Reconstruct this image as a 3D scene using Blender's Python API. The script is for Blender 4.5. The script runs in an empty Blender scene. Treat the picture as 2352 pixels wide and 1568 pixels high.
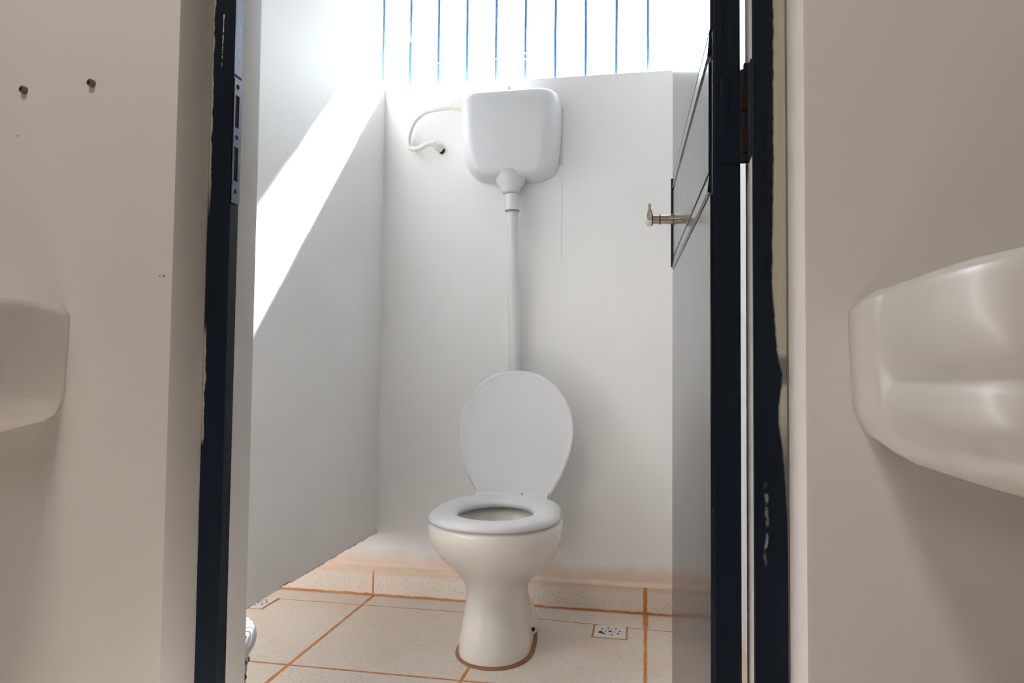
import bpy, bmesh, math, random
from mathutils import Vector, Matrix
random.seed(7)
C = bpy.context.scene
PI = math.pi

# ------------------------------------------------------------------ camera, world, sun, lights, exposure
# world axes: +X along the back wall to the right, +Y into the stall, +Z up
F = 1650.0
def solve_cam():
    vx, vy, roll = 308.0, 74.0, 0.0105          # vanishing point of the stall depth, from the picture centre
    b = -vx / F
    for _ in range(60):
        a = (vy - roll * (vx - F / b)) * b / F
        b = -(vx + vy * a) / F
    dY = Vector((vx, vy, F)).normalized()
    dX = Vector((1, a, b)).normalized()
    dZ = dX.cross(dY)
    if dZ.y > 0: dZ = -dZ
    return dX, dY, dZ                            # world axes in (right, down, forward)
dX, dY, dZ = solve_cam()
cam = bpy.data.cameras.new('camera'); camo = bpy.data.objects.new('camera', cam); C.collection.objects.link(camo)
right = Vector((dX.x, dY.x, dZ.x)); down = Vector((dX.y, dY.y, dZ.y)); fwd = Vector((dX.z, dY.z, dZ.z))
M = Matrix((right, -down, -fwd)).transposed().to_4x4(); M.translation = Vector((0, 0, 0.80))
camo.matrix_world = M
cam.sensor_fit = 'HORIZONTAL'; cam.sensor_width = 36; cam.lens = F / 2352 * 36; cam.clip_start = 0.02
C.camera = camo

w = bpy.data.worlds.new('world'); C.world = w; w.use_nodes = True
wt = w.node_tree; bg = wt.nodes['Background']; bg.inputs[1].default_value = 6.2
# bright overcast sky above dull ground and surroundings
wtc = wt.nodes.new('ShaderNodeTexCoord'); wsx = wt.nodes.new('ShaderNodeSeparateXYZ'); wcr = wt.nodes.new('ShaderNodeValToRGB')
wt.links.new(wtc.outputs['Generated'], wsx.inputs[0]); wt.links.new(wsx.outputs[2], wcr.inputs[0]); wt.links.new(wcr.outputs[0], bg.inputs[0])
wcr.color_ramp.elements[0].position = 0.12; wcr.color_ramp.elements[0].color = (0.075, 0.07, 0.06, 1)
wcr.color_ramp.elements[1].position = 0.26; wcr.color_ramp.elements[1].color = (0.84, 0.94, 1.0, 1)
sl = bpy.data.lights.new('sun', 'SUN'); so = bpy.data.objects.new('sun', sl); C.collection.objects.link(so)
sl.energy = 74.0; sl.angle = math.radians(2.5); sl.color = (0.985, 0.99, 1.0)
so.rotation_euler = Vector((-0.272, -1.0, -1.075)).to_track_quat('-Z', 'Y').to_euler(); so.location = (1, 5, 5)
al = bpy.data.lights.new('washroom_lamp', 'AREA'); ao = bpy.data.objects.new('washroom_lamp', al); C.collection.objects.link(ao)
al.shape = 'SQUARE'; al.size = 0.35; al.energy = 10; al.color = (1.0, 0.90, 0.79); ao.location = (-0.6, -0.15, 2.6)
wl = bpy.data.lights.new('rear_window_daylight', 'AREA'); wo = bpy.data.objects.new('rear_window_daylight', wl); C.collection.objects.link(wo)
wl.shape = 'RECTANGLE'; wl.size = 1.0; wl.size_y = 0.8; wl.energy = 4.2; wl.spread = math.radians(90); wl.color = (1.0, 0.94, 0.87); wo.location = (-0.80, -4.15, 2.0)
wo.rotation_euler = (math.radians(92), 0, math.radians(-8))
pl = bpy.data.lights.new('opening_portal', 'AREA'); po = bpy.data.objects.new('opening_portal', pl); C.collection.objects.link(po)
pl.shape = 'RECTANGLE'; pl.size = 4.0; pl.size_y = 0.6; po.location = (-0.2, 2.64, 2.16); po.rotation_euler = (-PI/2, 0, 0)
pl.cycles.is_portal = True
vs = C.view_settings; vs.view_transform = 'Standard'; vs.look = 'None'; vs.gamma = 1; vs.use_curve_mapping = False; vs.exposure = 0.66

# ------------------------------------------------------------------ material helpers
class NT:
    def __init__(s, name):
        s.m = bpy.data.materials.new(name); s.m.use_nodes = True; s.t = s.m.node_tree
        s.b = s.t.nodes['Principled BSDF']
    def n(s, typ, **k):
        nd = s.t.nodes.new('ShaderNode' + typ)
        for a, v in k.items(): setattr(nd, a, v)
        return nd
    def put(s, sock, v):
        if isinstance(v, bpy.types.NodeSocket): s.t.links.new(v, sock)
        else: sock.default_value = v
    def math(s, op, a, b=0.0, c=0.0, clamp=False):
        nd = s.n('Math', operation=op, use_clamp=clamp)
        s.put(nd.inputs[0], a); s.put(nd.inputs[1], b); s.put(nd.inputs[2], c); return nd.outputs[0]
    def obj(s):
        g = s.n('TexCoord'); x = s.n('SeparateXYZ'); s.t.links.new(g.outputs['Object'], x.inputs[0])
        return g.outputs['Object'], x.outputs[0], x.outputs[1], x.outputs[2]
    def noise(s, vec, scale, detail=3, rough=0.5, stretch=None):
        nd = s.n('TexNoise'); nd.inputs['Scale'].default_value = scale; nd.inputs['Detail'].default_value = detail; nd.inputs['Roughness'].default_value = rough
        if stretch:
            mp = s.n('Mapping'); mp.inputs['Scale'].default_value = stretch; s.t.links.new(vec, mp.inputs[0]); vec = mp.outputs[0]
        s.t.links.new(vec, nd.inputs['Vector']); return nd.outputs['Fac']
    def maprange(s, v, a, b, c=0.0, d=1.0):
        nd = s.n('MapRange'); nd.clamp = True
        s.put(nd.inputs[0], v)
        for i, q in enumerate((a, b, c, d)): s.put(nd.inputs[i + 1], q)
        return nd.outputs[0]
    def mix(s, f, a, b):
        nd = s.n('MixRGB'); s.put(nd.inputs[0], f)
        for i, q in ((1, a), (2, b)):
            s.put(nd.inputs[i], q if isinstance(q, bpy.types.NodeSocket) else (*q, 1))
        return nd.outputs[0]
    def bump(s, h, strength=0.2, dist=0.002):
        nd = s.n('Bump'); nd.inputs['Strength'].default_value = strength; nd.inputs['Distance'].default_value = dist
        s.t.links.new(h, nd.inputs['Height']); s.t.links.new(nd.outputs[0], s.b.inputs['Normal'])
    def base(s, c): s.put(s.b.inputs['Base Color'], c if isinstance(c, bpy.types.NodeSocket) else (*c, 1))
    def set(s, **k):
        for a, v in k.items(): s.put(s.b.inputs[a.replace('_', ' ')], v)
    def line(s, coord, pos, width, wob=None):
        """1 inside a line of the given half width around pos"""
        d = s.math('ABSOLUTE', s.math('SUBTRACT', coord, pos))
        if wob is not None: d = s.math('ADD', d, wob)
        return s.maprange(d, width * 0.75, width * 1.25, 1.0, 0.0)

def simple(name, col, rough=0.5, metal=0.0, spec=None, noise_amt=0.04, scale=30, bump=0.0, coat=0.0):
    k = NT(name); v, x, y, z = k.obj()
    nz = k.noise(v, scale, 4)
    dark = tuple(c * (1 - noise_amt * 2) for c in col); lite = tuple(min(1, c * (1 + noise_amt)) for c in col)
    k.base(k.mix(nz, dark, lite)); k.set(Roughness=rough, Metallic=metal)
    if coat: k.set(Coat_Weight=coat, Coat_Roughness=0.08)
    if bump: k.bump(nz, bump)
    return k.m

# white wall paint; `stain` adds the soiled orange band just above the skirting
def wall_paint(name, col=(0.90, 0.90, 0.895), stain=False, specks=False):
    k = NT(name); v, x, y, z = k.obj()
    big = k.noise(v, 2.2, 4); fine = k.noise(v, 140, 3)
    c = k.mix(k.maprange(big, 0.35, 0.75), col, tuple(q * 0.95 for q in col))
    if stain:
        hz = k.math('ADD', z, k.math('MULTIPLY', k.math('SUBTRACT', k.noise(v, 9, 5), 0.5), 0.05))
        m = k.maprange(hz, 0.115, 0.16, 0.55, 0.0)
        c = k.mix(m, c, (0.72, 0.42, 0.24))
        # long thin drip stain under the cistern's right side
        wob = k.math('MULTIPLY', k.math('SUBTRACT', k.noise(v, 12, 2), 0.5), 0.006)
        l = k.line(k.math('ADD', x, wob), -0.291, 0.0012)
        l = k.math('MULTIPLY', l, k.maprange(z, 1.17, 1.20)); l = k.math('MULTIPLY', l, k.maprange(z, 1.46, 1.50, 1.0, 0.0))
        c = k.mix(k.math('MULTIPLY', l, 0.45), c, (0.55, 0.3, 0.22))
    if specks:
        # nail hole near the arris and two specks under the left wall bolts
        for px, pz, r in ((-0.594, 0.916, 0.0018), (-0.817, 1.105, 0.0012), (-0.600, 0.9155, 0.0012)):
            dx = k.math('SUBTRACT', x, px); dz = k.math('SUBTRACT', z, pz)
            d = k.math('SQRT', k.math('ADD', k.math('MULTIPLY', dx, dx), k.math('MULTIPLY', dz, dz)))
            c = k.mix(k.maprange(d, r * 0.6, r * 1.2, 0.85, 0.0), c, (0.22, 0.10, 0.05))
    k.base(c); k.set(Roughness=0.62)
    k.bump(k.math('ADD', k.math('MULTIPLY', fine, 0.35), k.noise(v, 18, 3)), 0.12, 0.003)
    return k.m

def tile_mat(name, skirting=False):
    k = NT(name); v, x, y, z = k.obj()
    vo = k.n('TexVoronoi'); vo.inputs['Scale'].default_value = 170; k.t.links.new(v, vo.inputs['Vector'])
    vo2 = k.n('TexVoronoi'); vo2.inputs['Scale'].default_value = 420; k.t.links.new(v, vo2.inputs['Vector'])
    rnd = k.n('SeparateXYZ'); k.t.links.new(vo.outputs['Color'], rnd.inputs[0])
    c = k.mix(k.maprange(k.noise(v, 4, 4), 0.3, 0.7), (0.76, 0.67, 0.59), (0.80, 0.71, 0.63))
    # rusty film in patches
    c = k.mix(k.maprange(k.noise(v, 3.1, 5), 0.52, 0.72, 0.0, 0.22), c, (0.62, 0.36, 0.17))
    s1 = k.math('MULTIPLY', k.maprange(vo.outputs['Distance'], 0.16, 0.30, 1.0, 0.0), k.math('GREATER_THAN', rnd.outputs[0], 0.60))
    c = k.mix(k.math('MULTIPLY', s1, 0.75), c, (0.16, 0.11, 0.08))
    rnd2 = k.n('SeparateXYZ'); k.t.links.new(vo2.outputs['Color'], rnd2.inputs[0])
    s2 = k.math('MULTIPLY', k.maprange(vo2.outputs['Distance'], 0.2, 0.35, 1.0, 0.0), k.math('GREATER_THAN', rnd2.outputs[1], 0.6))
    c = k.mix(k.math('MULTIPLY', s2, 0.35), c, (0.33, 0.22, 0.15))
    wob = k.math('MULTIPLY', k.math('SUBTRACT', k.noise(v, 35, 4), 0.5), 0.006)
    masks = []
    if skirting:
        masks += [k.line(x, -0.957, 0.0035, wob), k.line(x, -0.001, 0.007, wob)]
        for q in (-1.915, 0.955): masks.append(k.line(x, q, 0.004, wob))
        masks.append(k.maprange(k.math('ADD', z, k.math('MULTIPLY', wob, 1.5)), 0.004, 0.009, 1.0, 0.0))
        hz = k.math('ADD', z, k.math('MULTIPLY', k.math('SUBTRACT', k.noise(v, 10, 4), 0.5), 0.03))
        c = k.mix(k.maprange(hz, 0.068, 0.082, 0.0, 0.5), c, (0.70, 0.43, 0.25))
    else:
        # depth joints
        for q, wd in ((-1.91, .004), (-1.43, .004), (-0.953, .0055), (-0.4695, .0045), (0.0, .0048), (0.48, .004), (0.96, .004)):
            masks.append(k.line(x, q, wd, wob))
        # wide soiled stretch of the joint beside the right drain
        mm = k.math('MULTIPLY', k.line(x, 0.0, 0.0085, wob), k.maprange(y, 2.30, 2.36)); masks.append(mm)
        # cross joints; the cut row against the wall runs slightly out of square
        l2 = k.math('ADD', y, k.math('MAXIMUM', k.math('MULTIPLY', x, 0.07), -0.033))
        masks.append(k.line(l2, 2.327, 0.0028, wob))
        for q in (1.844, 1.33, 0.82, 0.31, -0.2, -0.71, -1.22, -1.73, -2.24, -2.75, -3.26, -3.77): masks.append(k.line(y, q, 0.0045, wob))
        near = k.maprange(y, 2.452, 2.47); masks.append(k.math('MULTIPLY', near, 0.8))
    g = masks[0]
    for q in masks[1:]: g = k.math('MAXIMUM', g, q)
    gc = k.mix(k.maprange(k.noise(v, 14, 5), 0.35, 0.65), (0.60, 0.27, 0.10), (0.50, 0.19, 0.06))
    gc = k.mix(k.maprange(k.noise(v, 60, 3), 0.66, 0.72), gc, (0.15, 0.06, 0.03))
    c = k.mix(g, c, gc)
    k.base(c); k.set(Roughness=k.maprange(g, 0, 1, 0.42, 0.85))
    k.bump(k.math('SUBTRACT', 1.0, g), 0.4, 0.001)
    return k.m

NAVY = (0.0025, 0.009, 0.020)
def navy_mat(name, smear=None, rough=0.42, spec=0.22):
    k = NT(name); v, x, y, z = k.obj()
    st = k.noise(v, 1.0, 4, stretch=(220, 220, 5))
    c = k.mix(st, tuple(q * 0.7 for q in NAVY), tuple(q * 1.35 for q in NAVY))
    r = rough
    if smear == 'right':
        # wall paint and filler smeared over the frame's outer edge
        fc = k.n('FloatCurve'); k.put(fc.inputs['Value'], k.math('DIVIDE', z, 2.2))
        cu = fc.mapping.curves[0]
        pts = [(0.0, .160), (.57, .160), (.64, .1560), (.70, .153), (.735, .149), (.765, .1475), (.80, .1525), (.82, .147), (.90, .1415), (1.05, .1435), (1.2, .1440), (2.2, .1445)]
        cu.points[0].location = (0, (pts[0][1] - .1) * 10); cu.points[1].location = (1, (pts[-1][1] - .1) * 10)
        for pz, px in pts[1:-1]: cu.points.new(pz / 2.2, (px - .1) * 10)
        for p in cu.points: p.handle_type = 'VECTOR'
        fc.mapping.update()
        edge = k.math('ADD', k.math('DIVIDE', fc.outputs[0], 10.0), 0.1)
        wob = k.math('MULTIPLY', k.math('SUBTRACT', k.noise(v, 60, 4), 0.5), 0.004)
        m = k.maprange(k.math('ADD', k.math('SUBTRACT', x, edge), wob), -0.0006, 0.0016)
        streak = k.noise(v, 1.0, 3, stretch=(500, 100, 6))
        low = k.maprange(z, 0.70, 0.76, 0.25, 1.0)
        band = k.line(z, 0.805, 0.016)
        sc = k.mix(streak, (0.36, 0.35, 0.28), (0.62, 0.59, 0.49))
        sc = k.mix(k.math('MAXIMUM', k.math('MULTIPLY', band, 0.75), k.math('SUBTRACT', 1.0, low)), sc, (0.07, 0.085, 0.11))
        c = k.mix(m, c, sc)
        # small scraped patch lower down
        s = k.math('MULTIPLY', k.line(x, k.math('ADD', 0.1345, k.math('MULTIPLY', k.math('SUBTRACT', k.noise(v, 30, 4), 0.5), 0.012)), 0.0016), k.maprange(z, 0.575, 0.60))
        s = k.math('MULTIPLY', s, k.maprange(z, 0.66, 0.68, 1.0, 0.0))
        s = k.math('MULTIPLY', s, k.maprange(k.noise(v, 80, 4), 0.42, 0.55))
        c = k.mix(s, c, (0.20, 0.24, 0.26))
    if smear == 'left':
        wob = k.math('MULTIPLY', k.math('SUBTRACT', k.noise(v, 50, 5), 0.5), 0.008)
        e = k.maprange(k.math('ADD', x, wob), -0.5735, -0.5725, 1.0, 0.0)
        on = k.math('MAXIMUM', k.maprange(z, 1.0, 1.06), k.math('MULTIPLY', k.maprange(z, 0.70, 0.71), k.maprange(z, 0.84, 0.86, 1.0, 0.0)))
        c = k.mix(k.math('MULTIPLY', e, on), c, (0.38, 0.36, 0.28))
        # row of pale paint flecks near the top
        f = k.math('MULTIPLY', k.line(x, k.math('SUBTRACT', k.math('MULTIPLY', k.math('SUBTRACT', z, 1.2), 0.02), 0.5615), 0.0006, k.math('MULTIPLY', wob, 0.4)), k.maprange(k.noise(v, 110, 3), 0.46, 0.56))
        f = k.math('MULTIPLY', f, k.math('MULTIPLY', k.maprange(z, 1.195, 1.2), k.maprange(z, 1.28, 1.285, 1.0, 0.0)))
        c = k.mix(f, c, (0.6, 0.58, 0.5))
    k.base(c); k.set(Roughness=k.maprange(st, 0.3, 0.7, r * 0.85, r * 1.25)); k.set(Specular_IOR_Level=spec)
    k.bump(st, 0.05, 0.001)
    return k.m

m_wall = wall_paint('white_wall_paint', stain=True)
m_dim = simple('washroom_bounce_dimmer', (0.42, 0.39, 0.36), 0.8, noise_amt=0.05, scale=3)  # unseen washroom walls and ceiling coloured dark to cut bounced light
m_wallf = wall_paint('washroom_wall_paint', (0.86, 0.84, 0.81), specks=True)
m_floor = tile_mat('speckled_tile'); m_skirt = tile_mat('skirting_tile', True)
m_fillet = simple('stained_plaster', (0.80, 0.63, 0.50), 0.8, noise_amt=0.12, scale=14, bump=0.3)
m_navy = navy_mat('navy_gloss_paint'); m_navyL = navy_mat('navy_paint_left_post', 'left'); m_navyR = navy_mat('navy_paint_right_post', 'right')
m_door = navy_mat('navy_door_paint', None, 0.15, 0.6)
m_groove = simple('dark_groove', (0.012, 0.012, 0.016), 0.7)
m_ceramic = simple('white_ceramic', (0.80, 0.77, 0.73), 0.16, noise_amt=0.015, scale=6, coat=0.3)
m_basin = simple('basin_ceramic', (0.70, 0.67, 0.635), 0.32, noise_amt=0.015, scale=6, coat=0.12)
m_dark_in = simple('bowl_water_and_glaze', (0.50, 0.42, 0.34), 0.15, noise_amt=0.05)
m_plastic = simple('cool_white_plastic', (0.67, 0.69, 0.71), 0.36, noise_amt=0.02, scale=10)
m_seat = simple('cool_white_seat_plastic', (0.70, 0.705, 0.725), 0.34, noise_amt=0.02, scale=10)
m_hose = simple('cream_hose', (0.84, 0.80, 0.76), 0.4, noise_amt=0.04)
m_nut = simple('cream_nut', (0.84, 0.80, 0.72), 0.4)
m_chrome = simple('worn_chrome', (0.62, 0.55, 0.47), 0.25, 1.0, noise_amt=0.2, scale=80)
m_black = simple('black_gap', (0.01, 0.009, 0.009), 0.8)
m_rust = simple('rusty_steel', (0.028, 0.007, 0.003), 0.95, noise_amt=0.4, scale=60)
m_hinge = simple('dark_painted_steel', (0.003, 0.004, 0.007), 0.85, noise_amt=0.3)
m_strike = simple('worn_blue_grey_steel', (0.16, 0.19, 0.28), 0.38, 0.3, noise_amt=0.25, scale=90)
m_bar = simple('blue_painted_steel', (0.08, 0.22, 0.50), 0.55, noise_amt=0.3, scale=60)
m_chip = simple('bare_chipped_paint', (0.75, 0.78, 0.8), 0.6)
m_seal = simple('brown_sealant', (0.33, 0.15, 0.065), 0.75, noise_amt=0.3, scale=60, bump=0.4)
m_grout = simple('orange_grout', (0.55, 0.25, 0.08), 0.85, noise_amt=0.2, scale=60)
m_drain = simple('white_drain_plastic', (0.78, 0.77, 0.76), 0.35)
m_hole = simple('drain_hole_dark', (0.03, 0.01, 0.015), 0.7)
m_plug = simple('grubby_wall_plug', (0.17, 0.14, 0.09), 0.7, noise_amt=0.3, scale=300)
m_cane = simple('white_painted_cane', (0.80, 0.80, 0.79), 0.5, noise_amt=0.1, scale=60)
m_canedark = simple('brown_cane', (0.10, 0.045, 0.03), 0.7, noise_amt=0.35, scale=80)
m_crack = simple('brown_crack', (0.42, 0.24, 0.14), 0.9, noise_amt=0.4, scale=120)
m_conc = simple('pale_concrete', (0.70, 0.69, 0.67), 0.85, noise_amt=0.08, scale=8)

# ------------------------------------------------------------------ mesh helpers
def link(name, bm, mat, parent=None, smooth=False, bevel=0.0, auto=None):
    me = bpy.data.meshes.new(name); bmesh.ops.recalc_face_normals(bm, faces=bm.faces); bm.to_mesh(me); bm.free()
    if smooth:
        for p in me.polygons: p.use_smooth = True
    me.materials.append(mat)
    o = bpy.data.objects.new(name, me); C.collection.objects.link(o)
    if parent: o.parent = parent
    if bevel:
        b = o.modifiers.new('bevel', 'BEVEL'); b.width = bevel; b.segments = 3; b.limit_method = 'ANGLE'
        for p in me.polygons: p.use_smooth = True
        me.set_sharp_from_angle(angle=math.radians(40)) if hasattr(me, 'set_sharp_from_angle') else None
    elif smooth and auto:
        me.set_sharp_from_angle(angle=math.radians(auto))
    return o
def empty(name, loc, rz=0.0):
    o = bpy.data.objects.new(name, None); C.collection.objects.link(o); o.location = loc; o.rotation_euler = (0, 0, rz)
    o.empty_display_size = 0.05; return o
def tag(o, label, cat, kind=None, group=None):
    o['label'] = label; o['category'] = cat
    if kind: o['kind'] = kind
    if group: o['group'] = group
    return o
def box(bm, x0, x1, y0, y1, z0, z1):
    vs_ = [bm.verts.new((x, y, z)) for x in (x0, x1) for y in (y0, y1) for z in (z0, z1)]
    for f in ((0, 1, 3, 2), (4, 6, 7, 5), (0, 4, 5, 1), (2, 3, 7, 6), (0, 2, 6, 4), (1, 5, 7, 3)): bm.faces.new([vs_[i] for i in f])
def prism(bm, pts, z0, z1):
    a = [bm.verts.new((x, y, z0)) for x, y in pts]; b = [bm.verts.new((x, y, z1)) for x, y in pts]
    n = len(pts); bm.faces.new(a[::-1]); bm.faces.new(b)
    for i in range(n): bm.faces.new((a[i], a[(i + 1) % n], b[(i + 1) % n], b[i]))
def loft(bm, rings, close0=True, close1=True):
    rs = [[bm.verts.new(p) for p in r] for r in rings]; n = len(rs[0])
    for a, b in zip(rs, rs[1:]):
        for i in range(n): bm.faces.new((a[i], a[(i + 1) % n], b[(i + 1) % n], b[i]))
    if close0: bm.faces.new(rs[0][::-1])
    if close1: bm.faces.new(rs[-1])
    return rs
def catmull(pts, seg=8):
    P = [Vector(p) for p in pts]; P = [P[0] * 2 - P[1]] + P + [P[-1] * 2 - P[-2]]; out = []
    for i in range(1, len(P) - 2):
        for k in range(seg):
            t = k / seg; a, b, c, d = P[i - 1:i + 3]
            out.append(0.5 * ((2 * b) + (c - a) * t + (2 * a - 5 * b + 4 * c - d) * t * t + (3 * b - a - 3 * c + d) * t ** 3))
    out.append(P[-2]); return out
def tube(bm, pts, r, n=12, caps=True, closed=False):
    P = [Vector(p) for p in pts]; rings = []
    up = Vector((0, 0, 1)); prev = None
    for i, p in enumerate(P):
        if closed: t = (P[(i + 1) % len(P)] - P[i - 1]).normalized()
        else: t = (P[min(i + 1, len(P) - 1)] - P[max(i - 1, 0)]).normalized()
        if prev is None:
            u = t.cross(up)
            if u.length < 0.1: u = t.cross(Vector((0, 1, 0)))
        else: u = prev - t * prev.dot(t)
        u.normalize(); v = t.cross(u); prev = u
        rr = r(i / (len(P) - 1)) if callable(r) else r
        rings.append([p + (u * math.cos(2 * PI * k / n) + v * math.sin(2 * PI * k / n)) * rr for k in range(n)])
    if closed: 
        rs = [[bm.verts.new(q) for q in g] for g in rings]
        for a, b in zip(rs, rs[1:] + rs[:1]):
            for i in range(n): bm.faces.new((a[i], a[(i + 1) % n], b[(i + 1) % n], b[i]))
    else: loft(bm, rings, caps, caps)
def cyl(bm, p0, p1, r, n=24, r1=None):
    tube(bm, [p0, p1], (lambda t: r + ((r1 if r1 is not None else r) - r) * t), n)

# ------------------------------------------------------------------ room shell
YB = 2.48      # face of the stall back wall
XL, XR = -2.3, 1.9
bm = bmesh.new(); box(bm, XL, XR, -4.2, 2.60, -0.1, 0.0)
tag(link('floor', bm, m_floor), 'speckled beige tile floor with orange grout joints', 'floor', 'structure')
bm = bmesh.new(); box(bm, XL, XR, -4.2, 0.93, 2.66, 2.76)
tag(link('ceiling', bm, m_dim), 'washroom ceiling in front of the stall, darkened to cut bounced light', 'ceiling', 'structure')
bm = bmesh.new(); prism(bm, [(XL, 0.93), (XR, 0.93), (XR, 2.865), (0.13, 2.865), (0.13, 3.14), (-0.20, 3.14), (-0.20, 2.865), (XL, 2.865)], 2.50, 2.62)  # unseen beam added to the eave edge keeps direct sun off the doorway
tag(link('roof_slab', bm, m_conc), 'concrete roof slab over the stall reaching past the back wall as an eave, with an added unseen beam that blocks the sun', 'roof', 'structure')
bm = bmesh.new(); box(bm, XL, XR, YB, 2.60, 0.0, 1.843)
tag(link('wall_back', bm, m_wall, bevel=0.004), 'white stall back wall behind the toilet, ending below the barred opening', 'wall', 'structure')
# front wall with the door opening: two piers and a lintel, one wall
bm = bmesh.new()
prism(bm, [(XL, 0.80), (-0.588, 0.80), (-0.5835, 0.8015), (-0.582, 0.806), (-0.577, 0.86), (-0.577, 0.881), (-0.5445, 0.881), (-0.5445, 0.925), (-0.547, 0.932), (XL, 0.932)], 0, 2.66)
prism(bm, [(XR, 0.80), (0.170, 0.80), (0.1655, 0.8015), (0.164, 0.806), (0.1595, 0.86), (0.1595, 0.867), (0.1215, 0.867), (0.1215, 0.925), (0.124, 0.932), (XR, 0.932)], 0, 2.66)
box(bm, -0.583, 0.165, 0.80, 0.932, 2.12, 2.66)
tag(link('wall_front', bm, m_wallf, smooth=True, auto=35), 'beige-looking plastered wall around the doorway carrying both wash basins', 'wall', 'structure')
# side walls and rear wall of the washroom
bm = bmesh.new(); box(bm, XL - 0.12, XL, -4.2, 2.60, 0, 2.76); tag(link('wall_left', bm, m_dim), 'far left washroom wall outside the picture', 'wall', 'structure')
bm = bmesh.new(); box(bm, XR, XR + 0.12, -4.2, 2.60, 0, 2.76); tag(link('wall_right', bm, m_dim), 'far right washroom wall outside the picture', 'wall', 'structure')
bm = bmesh.new(); box(bm, XL, XR, -4.32, -4.2, 0, 2.76); tag(link('wall_rear', bm, m_dim), 'washroom wall behind the viewer', 'wall', 'structure')
# left partition: hangs clear of the floor, with a ragged lower edge
bm = bmesh.new(); ys = [0.932 + (YB - 0.932) * i / 90 for i in range(91)]
pts = []
for i, y in enumerate(ys):
    pts.append((y, 0.221 + random.uniform(-0.0010, 0.0010) + (0.006 if 1.78 < y < 1.83 else 0)))
A = [bm.verts.new((-0.95, y, z)) for y, z in pts]; B = [bm.verts.new((-1.03, y, z)) for y, z in pts]
top = lambda y: 1.858 if y > 2.325 else 2.5       # the panel is cut away above the back wall's top, next to the opening
A2 = [bm.verts.new((-0.95, y, top(y))) for y, z in pts]; B2 = [bm.verts.new((-1.03, y, top(y))) for y, z in pts]
for i in range(90):
    bm.faces.new((A[i], A[i + 1], A2[i + 1], A2[i])); bm.faces.new((B[i], B2[i], B2[i + 1], B[i + 1]))
    bm.faces.new((A[i], B[i], B[i + 1], A[i + 1])); bm.faces.new((A2[i], A2[i + 1], B2[i + 1], B2[i]))
bm.faces.new((A[0], A2[0], B2[0], B[0])); bm.faces.new((A[-1], B[-1], B2[-1], A2[-1]))
part = link('wall_partition_left', bm, m_wall)
tag(part, 'white stall partition on the left with a slanting strip of sunlight, ending above the floor', 'wall', 'structure')
bm = bmesh.new()
prevp = None
for i, (y, z) in enumerate(pts):
    if y < 1.45: continue
    if random.random() < 0.22: prevp = None; continue
    r = random.uniform(0.0004, 0.0013) * (1.6 if 1.78 < y < 1.86 else 1)
    p = (-0.9497, y, z + random.uniform(-0.0008, 0.0012))
    if prevp: cyl(bm, prevp, p, r, 5)
    prevp = p
link('edge_crack', bm, m_crack, part)['label'] = 'broken brown line along the lower edge'
bm = bmesh.new(); box(bm, 0.24, 0.32, 0.932, YB, 0.0, 2.5)
tag(link('wall_partition_right', bm, m_wall), 'white stall partition behind the open door', 'wall', 'structure')
# skirting
bm = bmesh.new(); box(bm, XL, XR, 2.468, YB, 0.0, 0.088)
bb = tag(link('baseboard_back', bm, m_skirt), 'speckled tile skirting along the back wall with orange joints', 'baseboard', 'structure')
bm = bmesh.new(); n = 120; rr = []
for i in range(n + 1):
    x = XL + (XR - XL) * i / n; h = 0.012 + random.uniform(-0.002, 0.002); d = 0.0115
    rr.append([(x, YB, 0.087), (x, YB - d, 0.087), (x, YB - d * 0.75, 0.0885 + h * 0.25), (x, YB + 0.001, 0.089 + h)])
loft(bm, rr); link('plaster_fillet', bm, m_fillet, bb)['label'] = 'orange stained plaster fillet on top of the skirting'

# ------------------------------------------------------------------ grille in the opening
win = empty('window_1', (0, 2.53, 1.843)); tag(win, 'unglazed opening above the back wall with blue vertical security bars', 'window', 'structure')
bx = [-0.979] + [-0.872 + 0.1094 * i for i in range(16)] + [-1.09 - 0.109 * i for i in range(9)]
for i, x in enumerate(bx):
    bm = bmesh.new(); pp = []
    a0, a1 = random.uniform(-.0008, .0008), random.uniform(-.0004, .0004)
    for q in range(15):
        t = q / 14; pp.append((x + a0 * math.sin(t * 9) + a1 * math.sin(t * 21 + 2), 0, -0.006 + 0.664 * t))
    tube(bm, pp, 0.0050, 8)
    o = link('bar', bm, m_bar, win, smooth=True)
    chips = {1: [(0.19, 0.27)], 2: [(0.098, 0.104)], 5: [(0.112, 0.118), (0.090, 0.096)], 4: [(0.10, 0.103)]}.get(i)
    if chips:
        bm = bmesh.new()
        for z0, z1 in chips: cyl(bm, (x - (.0016 if i == 1 else 0), -0.0008, z0), (x - (.0016 if i == 1 else 0), -0.0008, z1), 0.0048 if i == 1 else .0060, 8)
        link('paint_chip', bm, m_chip, o)['label'] = 'pale chipped paint spot'

# ------------------------------------------------------------------ door frame
fr = empty('trim_1', (0, 0, 0)); tag(fr, 'dark navy painted door frame set in the plastered opening', 'door frame', 'structure')
bm = bmesh.new(); box(bm, -0.5765, -0.5440, 0.8600, 0.8805, 0.0, 2.10); lp = link('frame_post', bm, m_navyL, fr, bevel=0.0012); lp['label'] = 'left post with pale flecks of wall paint'
bm = bmesh.new(); box(bm, 0.1210, 0.1575, 0.8600, 0.8665, 0.0, 2.10); link('frame_post', bm, m_navyR, fr, bevel=0.0012)['label'] = 'right post smeared with pale wall paint along its outer edge'
bm = bmesh.new(); box(bm, -0.5440, 0.1210, 0.8600, 0.8805, 2.065, 2.10); link('frame_head', bm, m_navy, fr, bevel=0.0012)
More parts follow.
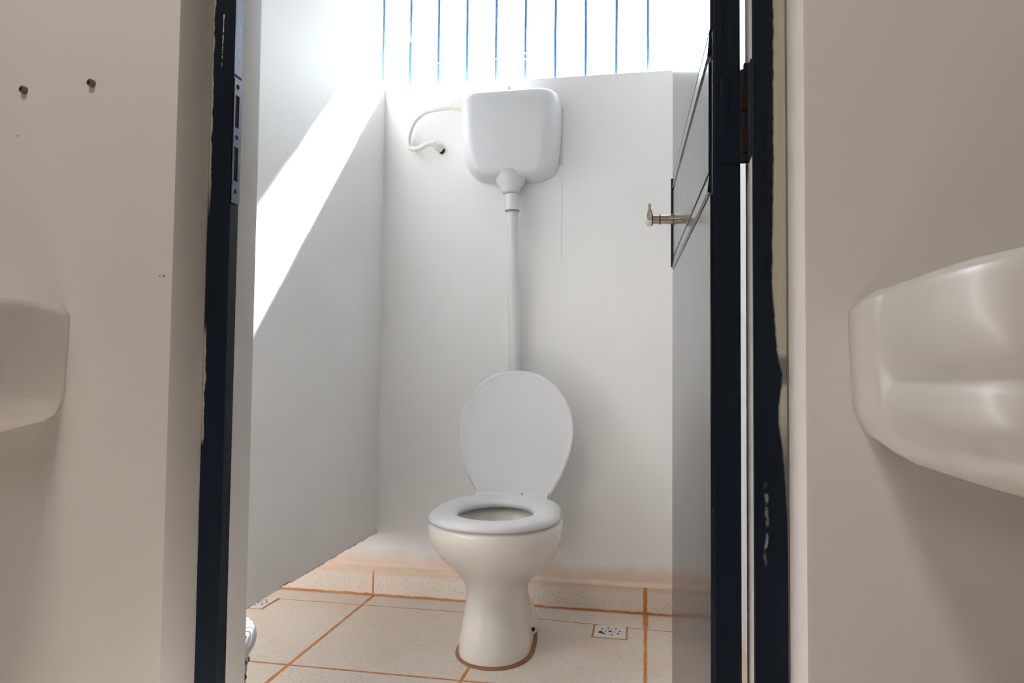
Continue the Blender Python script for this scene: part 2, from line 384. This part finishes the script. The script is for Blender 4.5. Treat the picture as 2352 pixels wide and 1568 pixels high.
# blue-grey strip on the upper side of the left post, strike plate below
bm = bmesh.new(); box(bm, -0.5441, -0.5432, 0.8615, 0.8795, 1.196, 2.06); link('post_side_strip', bm, m_strike, lp)['label'] = 'bluish strip on the upper side of the left post'
sp = empty('strike_plate', (-0.5430, 0.8705, 0)); sp.parent = fr
bm = bmesh.new()
def rect_holes(bm, y0, y1, zs, x):   # strip with window openings
    # zs: list of (z0, z1, solid)
    for z0, z1, solid in zs:
        if solid: box(bm, x, x + 0.0012, y0, y1, z0, z1)
        else:
            box(bm, x, x + 0.0012, y0, y0 + 0.0022, z0, z1); box(bm, x, x + 0.0012, y1 - 0.0062, y1, z0, z1)
rect_holes(bm, -0.0090, 0.0085, [(1.168, 1.191, 1), (1.124, 1.168, 0), (1.098, 1.124, 1), (1.052, 1.098, 0), (1.022, 1.052, 1)], 0)
link('plate', bm, m_strike, sp)
bm = bmesh.new(); box(bm, -0.0006, 0.0003, -0.0070, 0.0024, 1.124, 1.168); link('bolt_slot', bm, m_black, sp)
bm = bmesh.new(); box(bm, -0.0006, 0.0003, -0.0070, 0.0024, 1.052, 1.098); link('bolt_slot', bm, m_black, sp)
for z in (1.180, 1.111, 1.038):
    bm = bmesh.new(); cyl(bm, (0.0009, -0.002, z), (0.0016, -0.002, z), 0.0032, 12); link('screw', bm, m_black, sp)

# ------------------------------------------------------------------ the door leaf, opened inwards against the right side
L, T = 0.682, 0.036
door = empty('door_1', (0.0765, 0.900, 0.0), math.atan2(0.021, 0.68)); tag(door, 'glossy dark navy door standing open into the stall on the right', 'door', 'structure')
bm = bmesh.new()
box(bm, 0.003, T, 0, L, 0.015, 2.055)
lf = link('door_leaf', bm, m_navy, door, bevel=0.0025)
# face boards: lower panel, lock rail, upper panel with bevelled mouldings between them
bm = bmesh.new()
box(bm, 0.0, 0.004, 0.0, L, 0.02, 1.020); box(bm, 0.0, 0.004, 0.0, L, 1.2265, 2.05)
link('face_panel', bm, m_door, door, bevel=0.0012)
bm = bmesh.new(); box(bm, -0.0006, 0.004, 0.012, L - 0.012, 1.0500, 1.1900); link('lock_rail', bm, m_door, door, bevel=0.001)
for z0, z1 in ((1.0235, 1.0485), (1.1945, 1.2250)):
    bm = bmesh.new()
    loft(bm, [[(0.004, y, z0), (-0.0022, y, z0 + 0.002), (0.0002, y, z1 - 0.001), (0.004, y, z1)] for y in (0.010, L - 0.004)])
    link('moulding', bm, m_door, door)
bm = bmesh.new(); box(bm, 0.0022, 0.0034, 0.004, L - 0.004, 1.0195, 1.0240); box(bm, 0.0018, 0.0034, 0.004, L - 0.004, 1.1895, 1.1950)
link('groove', bm, m_groove, door)['label'] = 'dark joint line in the door face'
# lock plate at the far edge and the lever
bm = bmesh.new(); box(bm, -0.0036, 0.001, L - 0.0105, L - 0.0015, 1.030, 1.222); lkp = link('lock_plate', bm, m_black, door, bevel=0.0012); lkp['label'] = 'narrow dark lock plate at the edge of the door'
hd = empty('door_handle', (0, L - 0.03, 1.128)); hd.parent = door
bm = bmesh.new(); cyl(bm, (-0.002, 0, 0), (-0.047, 0, 0.001), 0.0095); cyl(bm, (-0.001, 0, 0), (-0.006, 0, 0), 0.0125, 24)
link('stem', bm, m_chrome, hd, smooth=True, auto=40)
bm = bmesh.new(); loft(bm, [[(-0.046, y, -0.012), (-0.056, y, -0.011), (-0.0585, y, -0.002), (-0.0555, y, 0.012), (-0.0555, y, 0.023), (-0.0495, y, 0.023), (-0.0490, y, 0.010), (-0.046, y, 0.006)] for y in (-0.055, 0.012)])
link('lever', bm, m_chrome, hd, bevel=0.0015)['label'] = 'worn metal lever with an upturned tip'
bm = bmesh.new(); tube(bm, [(-0.028 - .0006, .0098 * math.cos(a), .0005 + .0098 * math.sin(a)) for a in [2 * PI * i / 24 for i in range(24)]], 0.0012, 6, closed=True)
tube(bm, [(-0.045, .0105 * math.cos(a), .0005 + .0105 * math.sin(a)) for a in [2 * PI * i / 24 for i in range(24)]], 0.0018, 6, closed=True)
link('collar_ring', bm, m_black, hd)
# hinge on the near edge of the leaf
hg = empty('hinge', (0, 0, 1.112)); hg.parent = door
bm = bmesh.new(); box(bm, 0.012, 0.0385, -0.0022, 0.001, -0.055, 0.052); link('hinge_leaf', bm, m_navy, hg, bevel=0.0008)
bm = bmesh.new(); cyl(bm, (0.0395, -0.004, -0.055), (0.0395, -0.004, 0.058), 0.0052, 16); link('knuckle', bm, m_hinge, hg, smooth=True, auto=40)
bm = bmesh.new()
box(bm, 0.0355, 0.0445, -0.0115, -0.0085, 0.008, 0.034); box(bm, 0.0355, 0.0445, -0.0115, -0.0085, -0.043, -0.016)
link('rust_patch', bm, m_rust, hg, bevel=0.001)['label'] = 'rusty knuckle section'
bm = bmesh.new(); box(bm, 0.0395, 0.0475, -0.0085, -0.001, -0.055, 0.066); box(bm, 0.0428, 0.0475, -0.0325, -0.001, -0.055, 0.060); link('frame_flap', bm, m_hinge, hg)

# ------------------------------------------------------------------ toilet (local: front is -Y, origin on the floor)
toilet = empty('toilet', (-0.412, 2.10, 0.0), math.radians(3.2))
tag(toilet, 'white ceramic toilet with its seat down and lid raised against the back wall', 'toilet')
def egg(cx, f, b, wd, z, n=56, pf=2.0, pb=2.0, mid=None):
    """closed plan curve from front y=f to back y=b, widest at mid"""
    mid = f + (b - f) * 0.42 if mid is None else mid; out = []
    for i in range(n):
        t = 2 * PI * i / n; c, s = math.cos(t), math.sin(t)
        p = pf if c > 0 else pb
        xx = wd * math.copysign(abs(s) ** (2 / p), s)
        yy = (f - mid if c > 0 else b - mid) * abs(c) ** (2 / p)
        out.append((cx + xx, mid + yy, z))
    return out
bm = bmesh.new(); Y0 = 2.10
def S(z, f, b, wd, pb=2.6, mid=None, pf=2.0, cx=0.0): return egg(cx, f - Y0, b - Y0, wd, z, pb=pb, pf=pf, mid=None if mid is None else mid - Y0)
rings = [S(0.0, 1.930, 2.30, 0.104, 3.5, 2.08, 2.2, -.017), S(0.03, 1.931, 2.30, 0.103, 3.5, 2.08, 2.2, -.017), S(0.08, 1.938, 2.29, 0.096, 3.4, 2.08, 2.2, -.017), S(0.13, 1.948, 2.27, 0.0875, 3.2, 2.08, 2.2, -.016),
         S(0.165, 1.948, 2.26, 0.085, 3.0, 2.08, 2.1, -.015), S(0.187, 1.940, 2.26, 0.088, 2.9, 2.08, 2.1, -.014), S(0.21, 1.923, 2.25, 0.098, 2.8, 2.07, 2.1, -.010), S(0.235, 1.893, 2.25, 0.117, 2.6, 2.05, 2.0, -.006), S(0.265, 1.850, 2.25, 0.140, 2.5, 2.02),
         S(0.295, 1.808, 2.25, 0.160, 2.5, 1.99), S(0.325, 1.775, 2.25, 0.1725, 2.5, 1.96), S(0.36, 1.750, 2.25, 0.1805, 2.5, 1.94), S(0.388, 1.742, 2.25, 0.1815, 2.5, 1.93), S(0.398, 1.747, 2.247, 0.178, 2.5, 1.93), S(0.402, 1.757, 2.24, 0.168, 2.5, 1.93),
         S(0.400, 1.785, 2.12, 0.135, 2.2, 1.93), S(0.385, 1.792, 2.10, 0.128, 2.2, 1.93), S(0.32, 1.835, 2.07, 0.112, 2, 1.94), S(0.28, 1.89, 2.05, 0.085, 2, 1.96), S(0.262, 1.95, 2.02, 0.045, 2, 1.98), S(0.258, 1.97, 2.00, 0.02, 2, 1.985)]
loft(bm, rings); link('bowl', bm, m_ceramic, toilet, smooth=True, auto=60)
bm = bmesh.new()   # swelling at the rear foot carrying the fixing bolt
for sx in (1,):
    rs = []
    for z, x1, yb_ in ((0.0, .150, .205), (0.035, .143, .205), (0.07, .130, .2), (0.105, .105, .19), (0.13, .08, .18)):
        y0_ = -0.02 + z * 0.9
        rs.append([(0.05, y0_ + .02, z), (x1 * .80 - .01, y0_ + .045, z), (x1 * .93 - .02, (y0_ + yb_) / 2, z), (x1 * .97 - .022, (y0_ + yb_) * .62 + .02, z), (x1 * .85 - .02, yb_, z), (0.05, yb_, z)])
    loft(bm, rs)
o = link('foot_flange', bm, m_ceramic, toilet, smooth=True)
o.location.x = -0.024
ss = o.modifiers.new('s', 'SUBSURF'); ss.levels = 2; ss.render_levels = 2
bm = bmesh.new(); cyl(bm, (0.078, 0.035, 0.040), (0.090, 0.030, 0.042), 0.0055, 14); link('fixing_bolt', bm, m_rust, toilet, smooth=True, auto=40)
bm = bmesh.new()   # sealant bead round the foot, thicker at the front right
ba = S(0.0, 1.930, 2.30, 0.104, 3.5, 2.08, 2.2, -.017); rs = []
for i, p in enumerate(ba):
    t = 2 * PI * i / len(ba); nx, ny = math.sin(t), -math.cos(t)
    wd = 0.0085 + 0.004 * max(0, math.sin(t + 0.6)) + random.uniform(-.0006, .0006)
    px, py = p[0], p[1]
    rs.append([(px - nx * .006, py - ny * .006, 0.0005), (px + nx * wd, py + ny * wd, 0.0005), (px + nx * wd * .8, py + ny * wd * .8, 0.003), (px + nx * .001, py + ny * .001, 0.0062), (px - nx * .006, py - ny * .006, 0.006)])
R_ = [[bm.verts.new(q) for q in g] for g in rs]
for a, b in zip(R_, R_[1:] + R_[:1]):
    for i in range(5): bm.faces.new((a[i], a[(i + 1) % 5], b[(i + 1) % 5], b[i]))
link('sealant_bead', bm, m_seal, toilet, smooth=True)['label'] = 'brown sealant bead around the foot'
bm = bmesh.new(); loft(bm, [S(z, 1.882, 2.052, 0.088, 2, 1.96) for z in (0.285, 0.287)]); link('water', bm, m_dark_in, toilet)
# seat ring
bm = bmesh.new()
def seat_out(z, g): return S(z, 1.737 + g, 2.20 - g, 0.177 - g, 3.0, 1.925, 2.05)
def seat_in(z, g): return S(z, 1.808 - g, 2.085 + g, 0.103 + g, 2.0, 1.935, 2.0)
rr = [seat_out(0.4035, 0.004), seat_out(0.406, 0.0), seat_out(0.413, 0.0), seat_out(0.420, 0.005), seat_out(0.4245, 0.018), seat_out(0.4260, 0.034), seat_in(0.4255, 0.020), seat_in(0.4235, 0.010), seat_in(0.417, 0.001), seat_in(0.409, 0.0), seat_in(0.4035, 0.006)]
rs = loft(bm, rr, False, False)
for i in range(len(rs[0])): bm.faces.new((rs[-1][i], rs[-1][(i + 1) % 56], rs[0][(i + 1) % 56], rs[0][i]))
link('seat', bm, m_seat, toilet, smooth=True)
# dark shadow gap ring between seat and rim: rubber buffers
for px, py in ((-.13, -.20), (.13, -.20), (-.12, 0.03), (.12, .03)):
    bm = bmesh.new(); cyl(bm, (px, py, 0.400), (px, py, 0.405), 0.008, 12); link('buffer', bm, m_plastic, toilet)
# hinge block and lid
bm = bmesh.new()
loft(bm, [[(x, 2.195 - Y0 + 0.02 * math.cos(a) + .004, 0.414 + 0.0155 * math.sin(a)) for a in [2 * PI * k / 16 for k in range(16)]] for x in (-0.112, -0.108, 0.108, 0.112)])
link('seat_hinge', bm, m_seat, toilet, smooth=True, auto=40).location.x = 0.010
bm = bmesh.new(); box(bm, 0.0445, 0.0462, 2.170 - Y0, 2.176 - Y0, 0.4265, 0.4335); link('hinge_gap', bm, m_rust, toilet)
hw = [(0, .112), (.02, .124), (.05, .141), (.09, .159), (.13, .172), (.17, .1805), (.21, .1835), (.25, .179), (.29, .166), (.33, .142), (.36, .113), (.38, .082), (.393, .050), (.399, .0)]
prof = catmull([(v_, w_, 0) for v_, w_ in hw], 6)
def lid_pt(x, v_, d):      # v_ along the lid, d along its front normal
    lean = math.atan2(0.085, 0.39); 
    return (x, 2.215 - Y0 + v_ * math.sin(lean) - d * math.cos(lean), 0.416 + v_ * math.cos(lean) + d * math.sin(lean))
outl = [(-p.y, p.x) for p in prof] + [(p.y, p.x) for p in reversed(prof[:-1])]
def inset(o, g):
    res = []
    for x, v_ in o:
        cx_, cy_ = 0, 0.2; res.append((x * (1 - g / 0.18), cy_ + (v_ - cy_) * (1 - g / 0.2)))
    return res
bm = bmesh.new()
layers = [(inset(outl, .05), -0.010), (inset(outl, .012), -0.009), (outl, -0.004), (outl, 0.002), (inset(outl, .002), 0.0045), (inset(outl, .007), 0.0055), (inset(outl, .010), 0.0042), (inset(outl, .016), 0.0034), (inset(outl, .06), 0.0030)]
loft(bm, [[lid_pt(x, v_, d) for x, v_ in o] for o, d in layers])
link('lid', bm, m_seat, toilet, smooth=True).location.x = 0.014

# ------------------------------------------------------------------ cistern
cis = empty('cistern', (-0.463, 2.414, 1.425)); tag(cis, 'white plastic wall-hung toilet cistern high on the back wall', 'cistern')
def rrect(hw_, y0, y1, r, z, n=8):
    out = []
    r = min(r, hw_ * 0.98, (y1 - y0) * 0.98)
    for cx_, cy_, a0 in ((hw_ - r, y0 + r, -PI / 2), (hw_ - .004, y1 - .004, 0), (-hw_ + .004, y1 - .004, PI / 2), (-hw_ + r, y0 + r, PI)):
        q = r if cy_ < y1 - .01 else .004
        for i in range(n + 1):
            a = a0 + PI / 2 * i / n; out.append((cx_ + q * math.cos(a), cy_ + q * math.sin(a), z))
    return out
Zc = 1.425
bm = bmesh.new(); prof = [(1.467, .055, -.006, .03), (1.469, .088, -.022, .035), (1.475, .116, -.036, .04), (1.487, .138, -.046, .05), (1.504, .150, -.052, .05), (1.528, .159, -.058, .05), (1.57, .164, -.062, .05), (1.62, .168, -.066, .05), (1.69, .1705, -.068, .05), (1.712, .171, -.068, .05)]
loft(bm, [rrect(hw_, y0, 0.064, r, z - Zc) for z, hw_, y0, r in prof]); link('tank', bm, m_plastic, cis, smooth=True, auto=50)
bm = bmesh.new(); prof = [(1.7121, .171, -.068, .05), (1.722, .1708, -.0678, .05), (1.738, .168, -.065, .05), (1.752, .161, -.058, .05), (1.762, .151, -.048, .05), (1.7685, .137, -.034, .05), (1.7715, .118, -.015, .05), (1.772, .09, .012, .04)]
loft(bm, [rrect(hw_, y0, 0.064, r, z - Zc) for z, hw_, y0, r in prof]); link('tank_lid', bm, m_plastic, cis, smooth=True, auto=50)
bm = bmesh.new(); cyl(bm, (0.0, -0.022, 1.768 - Zc), (0.0, -0.022, 1.780 - Zc), 0.013, 20); link('flush_button', bm, m_plastic, cis, smooth=True, auto=40)
bm = bmesh.new(); loft(bm, [[(.0 + rx * math.cos(a), .004 + ry * math.sin(a), z - Zc) for a in [2 * PI * k / 28 for k in range(28)]] for z, rx, ry in ((1.418, .027, .026), (1.426, .031, .029), (1.440, .036, .034), (1.448, .046, .040), (1.458, .050, .044), (1.49, .053, .055))])
link('outlet_boss', bm, m_plastic, cis, smooth=True)
bm = bmesh.new(); box(bm, -0.160, 0.1745, 0.0585, 0.0655, 1.53 - Zc, 1.728 - Zc); link('back_plate', bm, m_plastic, cis, bevel=0.002)

# ------------------------------------------------------------------ flush pipe from cistern to bowl
fp = empty('flush_pipe', (-0.449, 2.425, 0.36)); tag(fp, 'straight white plastic flush pipe running down the back wall from the cistern', 'pipe')
bm = bmesh.new(); tube(bm, catmull([(-0.0075, -0.002, 1.00), (-0.001, 0.0, 0.70), (0.008, 0.0, 0.30), (0.012, 0.0, 0.10), (0.013, -0.006, 0.05), (0.0145, -0.04, 0.012), (0.0155, -0.09, -0.002), (0.016, -0.165, -0.004)], 8), 0.0205, 20)
link('pipe', bm, m_plastic, fp, smooth=True)
bm = bmesh.new(); cyl(bm, (-0.009, -0.003, 1.055), (-0.008, -0.003, 0.998), 0.0242, 24); link('collar', bm, m_plastic, fp, smooth=True, auto=40)
bm = bmesh.new(); tube(bm, [(-0.008 + .0244 * math.cos(a), -.003 + .0244 * math.sin(a), 0.9975) for a in [2 * PI * i / 32 for i in range(32)]], 0.0009, 6, closed=True); link('seal_ring', bm, m_seal, fp)

# ------------------------------------------------------------------ water hose feeding the cistern
hz = empty('supply_hose', (-0.72, 2.478, 1.594)); tag(hz, 'cream flexible water hose looping from the wall to the left side of the cistern', 'hose')
bm = bmesh.new(); H0 = Vector((-0.72, 2.478, 1.594))
hp = [(-0.665, 2.435, 1.739), (-0.70, 2.435, 1.739), (-0.745, 2.437, 1.736), (-0.785, 2.44, 1.728), (-0.822, 2.443, 1.700), (-0.842, 2.446, 1.658), (-0.846, 2.447, 1.622), (-0.836, 2.447, 1.602), (-0.805, 2.446, 1.601), (-0.782, 2.446, 1.613), (-0.757, 2.450, 1.617), (-0.742, 2.456, 1.610)]
tube(bm, [Vector(p) - H0 for p in catmull(hp, 8)], 0.0086, 14); link('hose', bm, m_hose, hz, smooth=True)
bm = bmesh.new(); cyl(bm, Vector((-0.630, 2.43, 1.737)) - H0, Vector((-0.662, 2.434, 1.7385)) - H0, 0.0135, 12); cyl(bm, Vector((-0.662, 2.434, 1.7385)) - H0, Vector((-0.676, 2.436, 1.739)) - H0, 0.0108, 14); link('coupling_nut', bm, m_nut, hz, smooth=True, auto=30)
bm = bmesh.new(); cyl(bm, Vector((-0.744, 2.455, 1.612)) - H0, Vector((-0.731, 2.474, 1.600)) - H0, 0.0130, 12, 0.0120); link('coupling_nut', bm, m_nut, hz, smooth=True, auto=30)
bm = bmesh.new(); cyl(bm, Vector((-0.7305, 2.4745, 1.599)) - H0, Vector((-0.727, 2.481, 1.597)) - H0, 0.0112, 16); link('wall_stub', bm, m_black, hz)

# ------------------------------------------------------------------ floor drains
def drain(name, x0, x1, y0, y1, label):
    cx_, cy_ = (x0 + x1) / 2, (y0 + y1) / 2; t = empty(name, (cx_, cy_, 0)); tag(t, label, 'floor drain', group='square floor drains')
    hx, hy = (x1 - x0) / 2, (y1 - y0) / 2
    bm = bmesh.new(); box(bm, -hx, hx, -hy, hy, 0.0, 0.0012); link('grout_border', bm, m_grout, t)
    bm = bmesh.new(); box(bm, -hx + .0065, hx - .0065, -hy + .0025, hy - .0035, 0.0005, 0.0026); link('grate', bm, m_drain, t, bevel=0.0006)
    bm = bmesh.new()
    def hole(x, y, r):
        vs_ = [bm.verts.new((x + r * math.cos(2 * PI * k / 14), y + r * math.sin(2 * PI * k / 14), 0.0029)) for k in range(14)]; bm.faces.new(vs_)
    hole(0, 0, 0.0062)
    for k in range(8):
        a = PI / 4 * k + 0.2; hole(0.030 * math.cos(a), 0.030 * math.sin(a), 0.0045)
        if k % 1 == 0: hole(0.015 * math.cos(a + .3), 0.015 * math.sin(a + .3), 0.0024)
    hole(-0.028, -0.014, 0.0075); hole(-0.024, -0.018, 0.005)
    link('drain_holes', bm, m_hole, t)
drain('floor_drain', -0.162, -0.053, 2.224, 2.333, 'square white floor drain with round holes right of the toilet, near the door')
drain('floor_drain', -1.36, -1.258, 2.245, 2.362, 'square floor drain half hidden under the left partition')

# ------------------------------------------------------------------ wicker basket
bk = empty('wicker_basket', (-0.794, 1.15, 0.0)); tag(bk, 'white and brown wicker waste basket mostly hidden behind the left door frame', 'basket')
def brad(z): return 0.084 + 0.028 * (z / 0.34) ** 1.3
bm = bmesh.new(); n = 40
rings = [[((brad(z) - .006) * .97 * math.cos(2 * PI * k / n), (brad(z) - .006) * .97 * math.sin(2 * PI * k / n), z) for k in range(n)] for z in (0.002, 0.1, 0.2, 0.3, 0.332)]
rings += [[(brad(z) * .90 * math.cos(2 * PI * k / n), brad(z) * .90 * math.sin(2 * PI * k / n), z) for k in range(n)] for z in (0.332, 0.2, 0.012)]
loft(bm, rings); body = link('body', bm, m_canedark, bk, smooth=True, auto=50)
NS = 22
for k in range(14):     # woven brown rows
    z = 0.010 + 0.0225 * k; bm = bmesh.new(); pp = []
    for i in range(NS * 6):
        a = 2 * PI * i / (NS * 6); r = brad(z) - 0.006 + 0.0035 * math.cos(NS * a / 2 * 1 + PI * (k % 2)); pp.append((r * math.cos(a), r * math.sin(a), z))
    tube(bm, pp, 0.0080, 6, closed=True)
    link('woven_row', bm, m_canedark if k % 5 != 3 else m_cane, bk, smooth=True)
bm = bmesh.new()
for k in range(NS):     # white stakes
    a = 2 * PI * (k + .5) / NS
    tube(bm, [((brad(z) - .001) * math.cos(a), (brad(z) - .001) * math.sin(a), z) for z in (0.0, 0.1, 0.2, 0.30)], 0.0036, 6)
link('stakes', bm, m_cane, bk, smooth=True)
bm = bmesh.new(); NR = 34     # wrapped white border: slanting strands down the outside of the rim
for k in range(NR):
    a0 = 2 * PI * k / NR; pp = [((brad(.33) - .012) * math.cos(a0 + .12), (brad(.33) - .012) * math.sin(a0 + .12), .322), ((brad(.33) - .006) * math.cos(a0 + .06), (brad(.33) - .006) * math.sin(a0 + .06), .337)]
    for q in range(13):
        t = q / 12; zz = 0.338 - 0.040 * t; rr_ = brad(zz) + 0.004 + 0.004 * math.sin(PI * min(1, t * 1.15)) - 0.008 * max(0, t - .8) * 5
        a = a0 - t * 0.50; pp.append((rr_ * math.cos(a), rr_ * math.sin(a), zz))
    tube(bm, pp, 0.0034, 7)
link('rim', bm, m_cane, bk, smooth=True)['label'] = 'white twisted cane rim'

# ------------------------------------------------------------------ wash basins
def sstep(a, b, x):
    t = max(0, min(1, (x - a) / (b - a))); return t * t * (3 - 2 * t)
def basin_mesh():
    """local: wall plane y=0, basin towards -y; z=0 is the lowest point of the body; width 0.48"""
    HW, DP = 0.24, 0.385
    # plan curve from the wall on the left side round to the wall on the right, with arc length
    pl_ = []
    for i in range(48): pl_.append((-HW, -0.145 * i / 48))
    for i in range(101):
        t = PI * i / 100; c, s = math.cos(t), math.sin(t); n_ = 4
        pl_.append((-HW * math.copysign(abs(c) ** (2 / n_), c), -0.145 - 0.24 * abs(s) ** (2 / n_)))
    for i in range(48): pl_.append((HW, -0.145 + 0.145 * (i + 1) / 48))
    N = len(pl_); s_ = [0]
    for a, b in zip(pl_, pl_[1:]): s_.append(s_[-1] + math.hypot(b[0] - a[0], b[1] - a[1]))
    tot = s_[-1]; nr = []
    for i in range(N):
        a, b = pl_[max(0, i - 1)], pl_[min(N - 1, i + 1)]; tx, ty = b[0] - a[0], b[1] - a[1]; l = math.hypot(tx, ty); nr.append((ty / l, -tx / l))
    nr = [(x, y) if (x * p[0] + y * (p[1] + .145)) > 0 else (-x, -y) for (x, y), p in zip(nr, pl_)]
    zs = [0.0, 0.002, 0.006, 0.010, 0.014, 0.017, 0.020, 0.023, 0.027, 0.033, 0.04, 0.048, 0.056, 0.061, 0.065, 0.069, 0.073, 0.078, 0.083, 0.088, 0.092, 0.1, 0.11, 0.12, 0.13, 0.138, 0.145, 0.150, 0.154, 0.157, 0.159]
    bm = bmesh.new(); rings = []
    for z in zs:
        rg = []
        for i, (x, y) in enumerate(pl_):
            s0 = min(s_[i], tot - s_[i])
            off = -0.016 * (1 - sstep(-0.01, 0.05, z)) - 0.004 * (1 - sstep(0.03, 0.14, z)) - 0.012 * (1 - sstep(0, 0.012, z)) ** 2
            inner = sstep(0.088, 0.118, s0) * sstep(0.017, 0.030, z)                  # panel inside a plain border, with a soft groove between
            R_c = 0.022; qx, qz = 0.102 + R_c - s0, 0.024 + R_c - z
            dist = (math.hypot(qx, qz) if qx > 0 and qz > 0 else max(qx, qz)) - R_c
            groove = math.exp(-(dist / 0.011) ** 2)
            cove = math.exp(-((z - 0.076) / 0.0075) ** 2) * inner
            off += -0.0030 * inner - 0.0026 * groove - 0.0062 * cove + 0.0045 * inner * math.exp(-((z - 0.115) / 0.025) ** 2) + 0.003 * inner * math.exp(-((z - 0.045) / 0.012) ** 2)
            off -= 0.007 * sstep(0.146, 0.160, z) ** 2
            fade = sstep(0, 0.01, -y) if False else 1
            dz = -0.006 * (1 - sstep(0, 0.08, s0)) * sstep(0.12, 0.159, z)
            rg.append((x + nr[i][0] * off, min(0, y + nr[i][1] * off), z + dz + (0.010 * (1 - sstep(0, 0.1, s0)) * (1 - sstep(0.0, 0.05, z)))))
        rings.append(rg)
    # top deck and the inner bowl
    for g, z in ((0.014, 0.1605), (0.034, 0.160), (0.044, 0.152), (0.060, 0.110), (0.085, 0.072), (0.14, 0.055)):
        rg = []
        for i, (x, y) in enumerate(pl_):
            fx = (HW - g) / HW; cy_ = -0.205; yy = y * 1.0
            lo, hi = -DP + g, -0.075 - g if g > 0.03 else -0.0005
            t = (y + DP) / DP; rg.append((x * fx, lo + (hi - lo) * t, z))
        rings.append(rg)
    rs = [[bm.verts.new(p) for p in r] for r in rings]
    for a, b in zip(rs, rs[1:]):
        for i in range(N): bm.faces.new((a[i], a[(i + 1) % N], b[(i + 1) % N], b[i]))
    # underside drawn in to a waste outlet
    low = rs[0]; prevr = low
    for g, dz in ((0.82, -0.004), (0.5, -0.016), (0.2, -0.024)):
        cur = [bm.verts.new((v.co.x * g, -0.17 + (v.co.y + 0.17) * g, dz)) for v in low]
        for i in range(N): bm.faces.new((cur[i], cur[(i + 1) % N], prevr[(i + 1) % N], prevr[i]))
        prevr = cur
    bm.faces.new(prevr[::-1]); bm.faces.new(rs[-1])
    return bm
def basin(x, label):
    t = empty('wash_basin', (x, 0.80, 0.722)); tag(t, label, 'wash basin', group='wall-hung wash basins beside the doorway')
    return t
b1 = basin(0.447, 'white ceramic wall-hung wash basin right of the doorway')
body = link('basin_body', basin_mesh(), m_basin, b1, smooth=True)
bm = bmesh.new(); tube(bm, catmull([(0, -.17, -0.02), (0, -.17, -0.10), (0, -.165, -.15), (0, -.12, -.17), (0, -.06, -.165), (0, 0.002, -.16)], 6), 0.016, 16); tr = link('waste_pipe', bm, m_plastic, b1, smooth=True)
b2 = basin(-0.967, 'white ceramic wall-hung wash basin left of the doorway, only its right side in view')
for o in (body, tr):
    c = o.copy(); C.collection.objects.link(c); c.parent = b2

# ------------------------------------------------------------------ wall bolts left of the door
for x, z, lab in ((-0.808, 1.165, 'small dark wall bolt above the left basin, the one farther from the doorway'), (-0.706, 1.1675, 'small dark wall bolt nearer the doorway, with a pale glint on its head')):
    t = empty('wall_bolt', (x, 0.80, z)); tag(t, lab, 'bolt', group='bolts left in the wall above the left basin')
    bm = bmesh.new(); cyl(bm, (0, 0.002, 0), (-.0005, -0.005, 0.0005), 0.0052, 16, 0.0046); link('plug', bm, m_plug, t, smooth=True, auto=40)
    bm = bmesh.new(); cyl(bm, (-.0018, -0.004, 0.0008), (-.0018, -0.0058, 0.0008), 0.0020, 10); link('screw_end', bm, m_black, t)
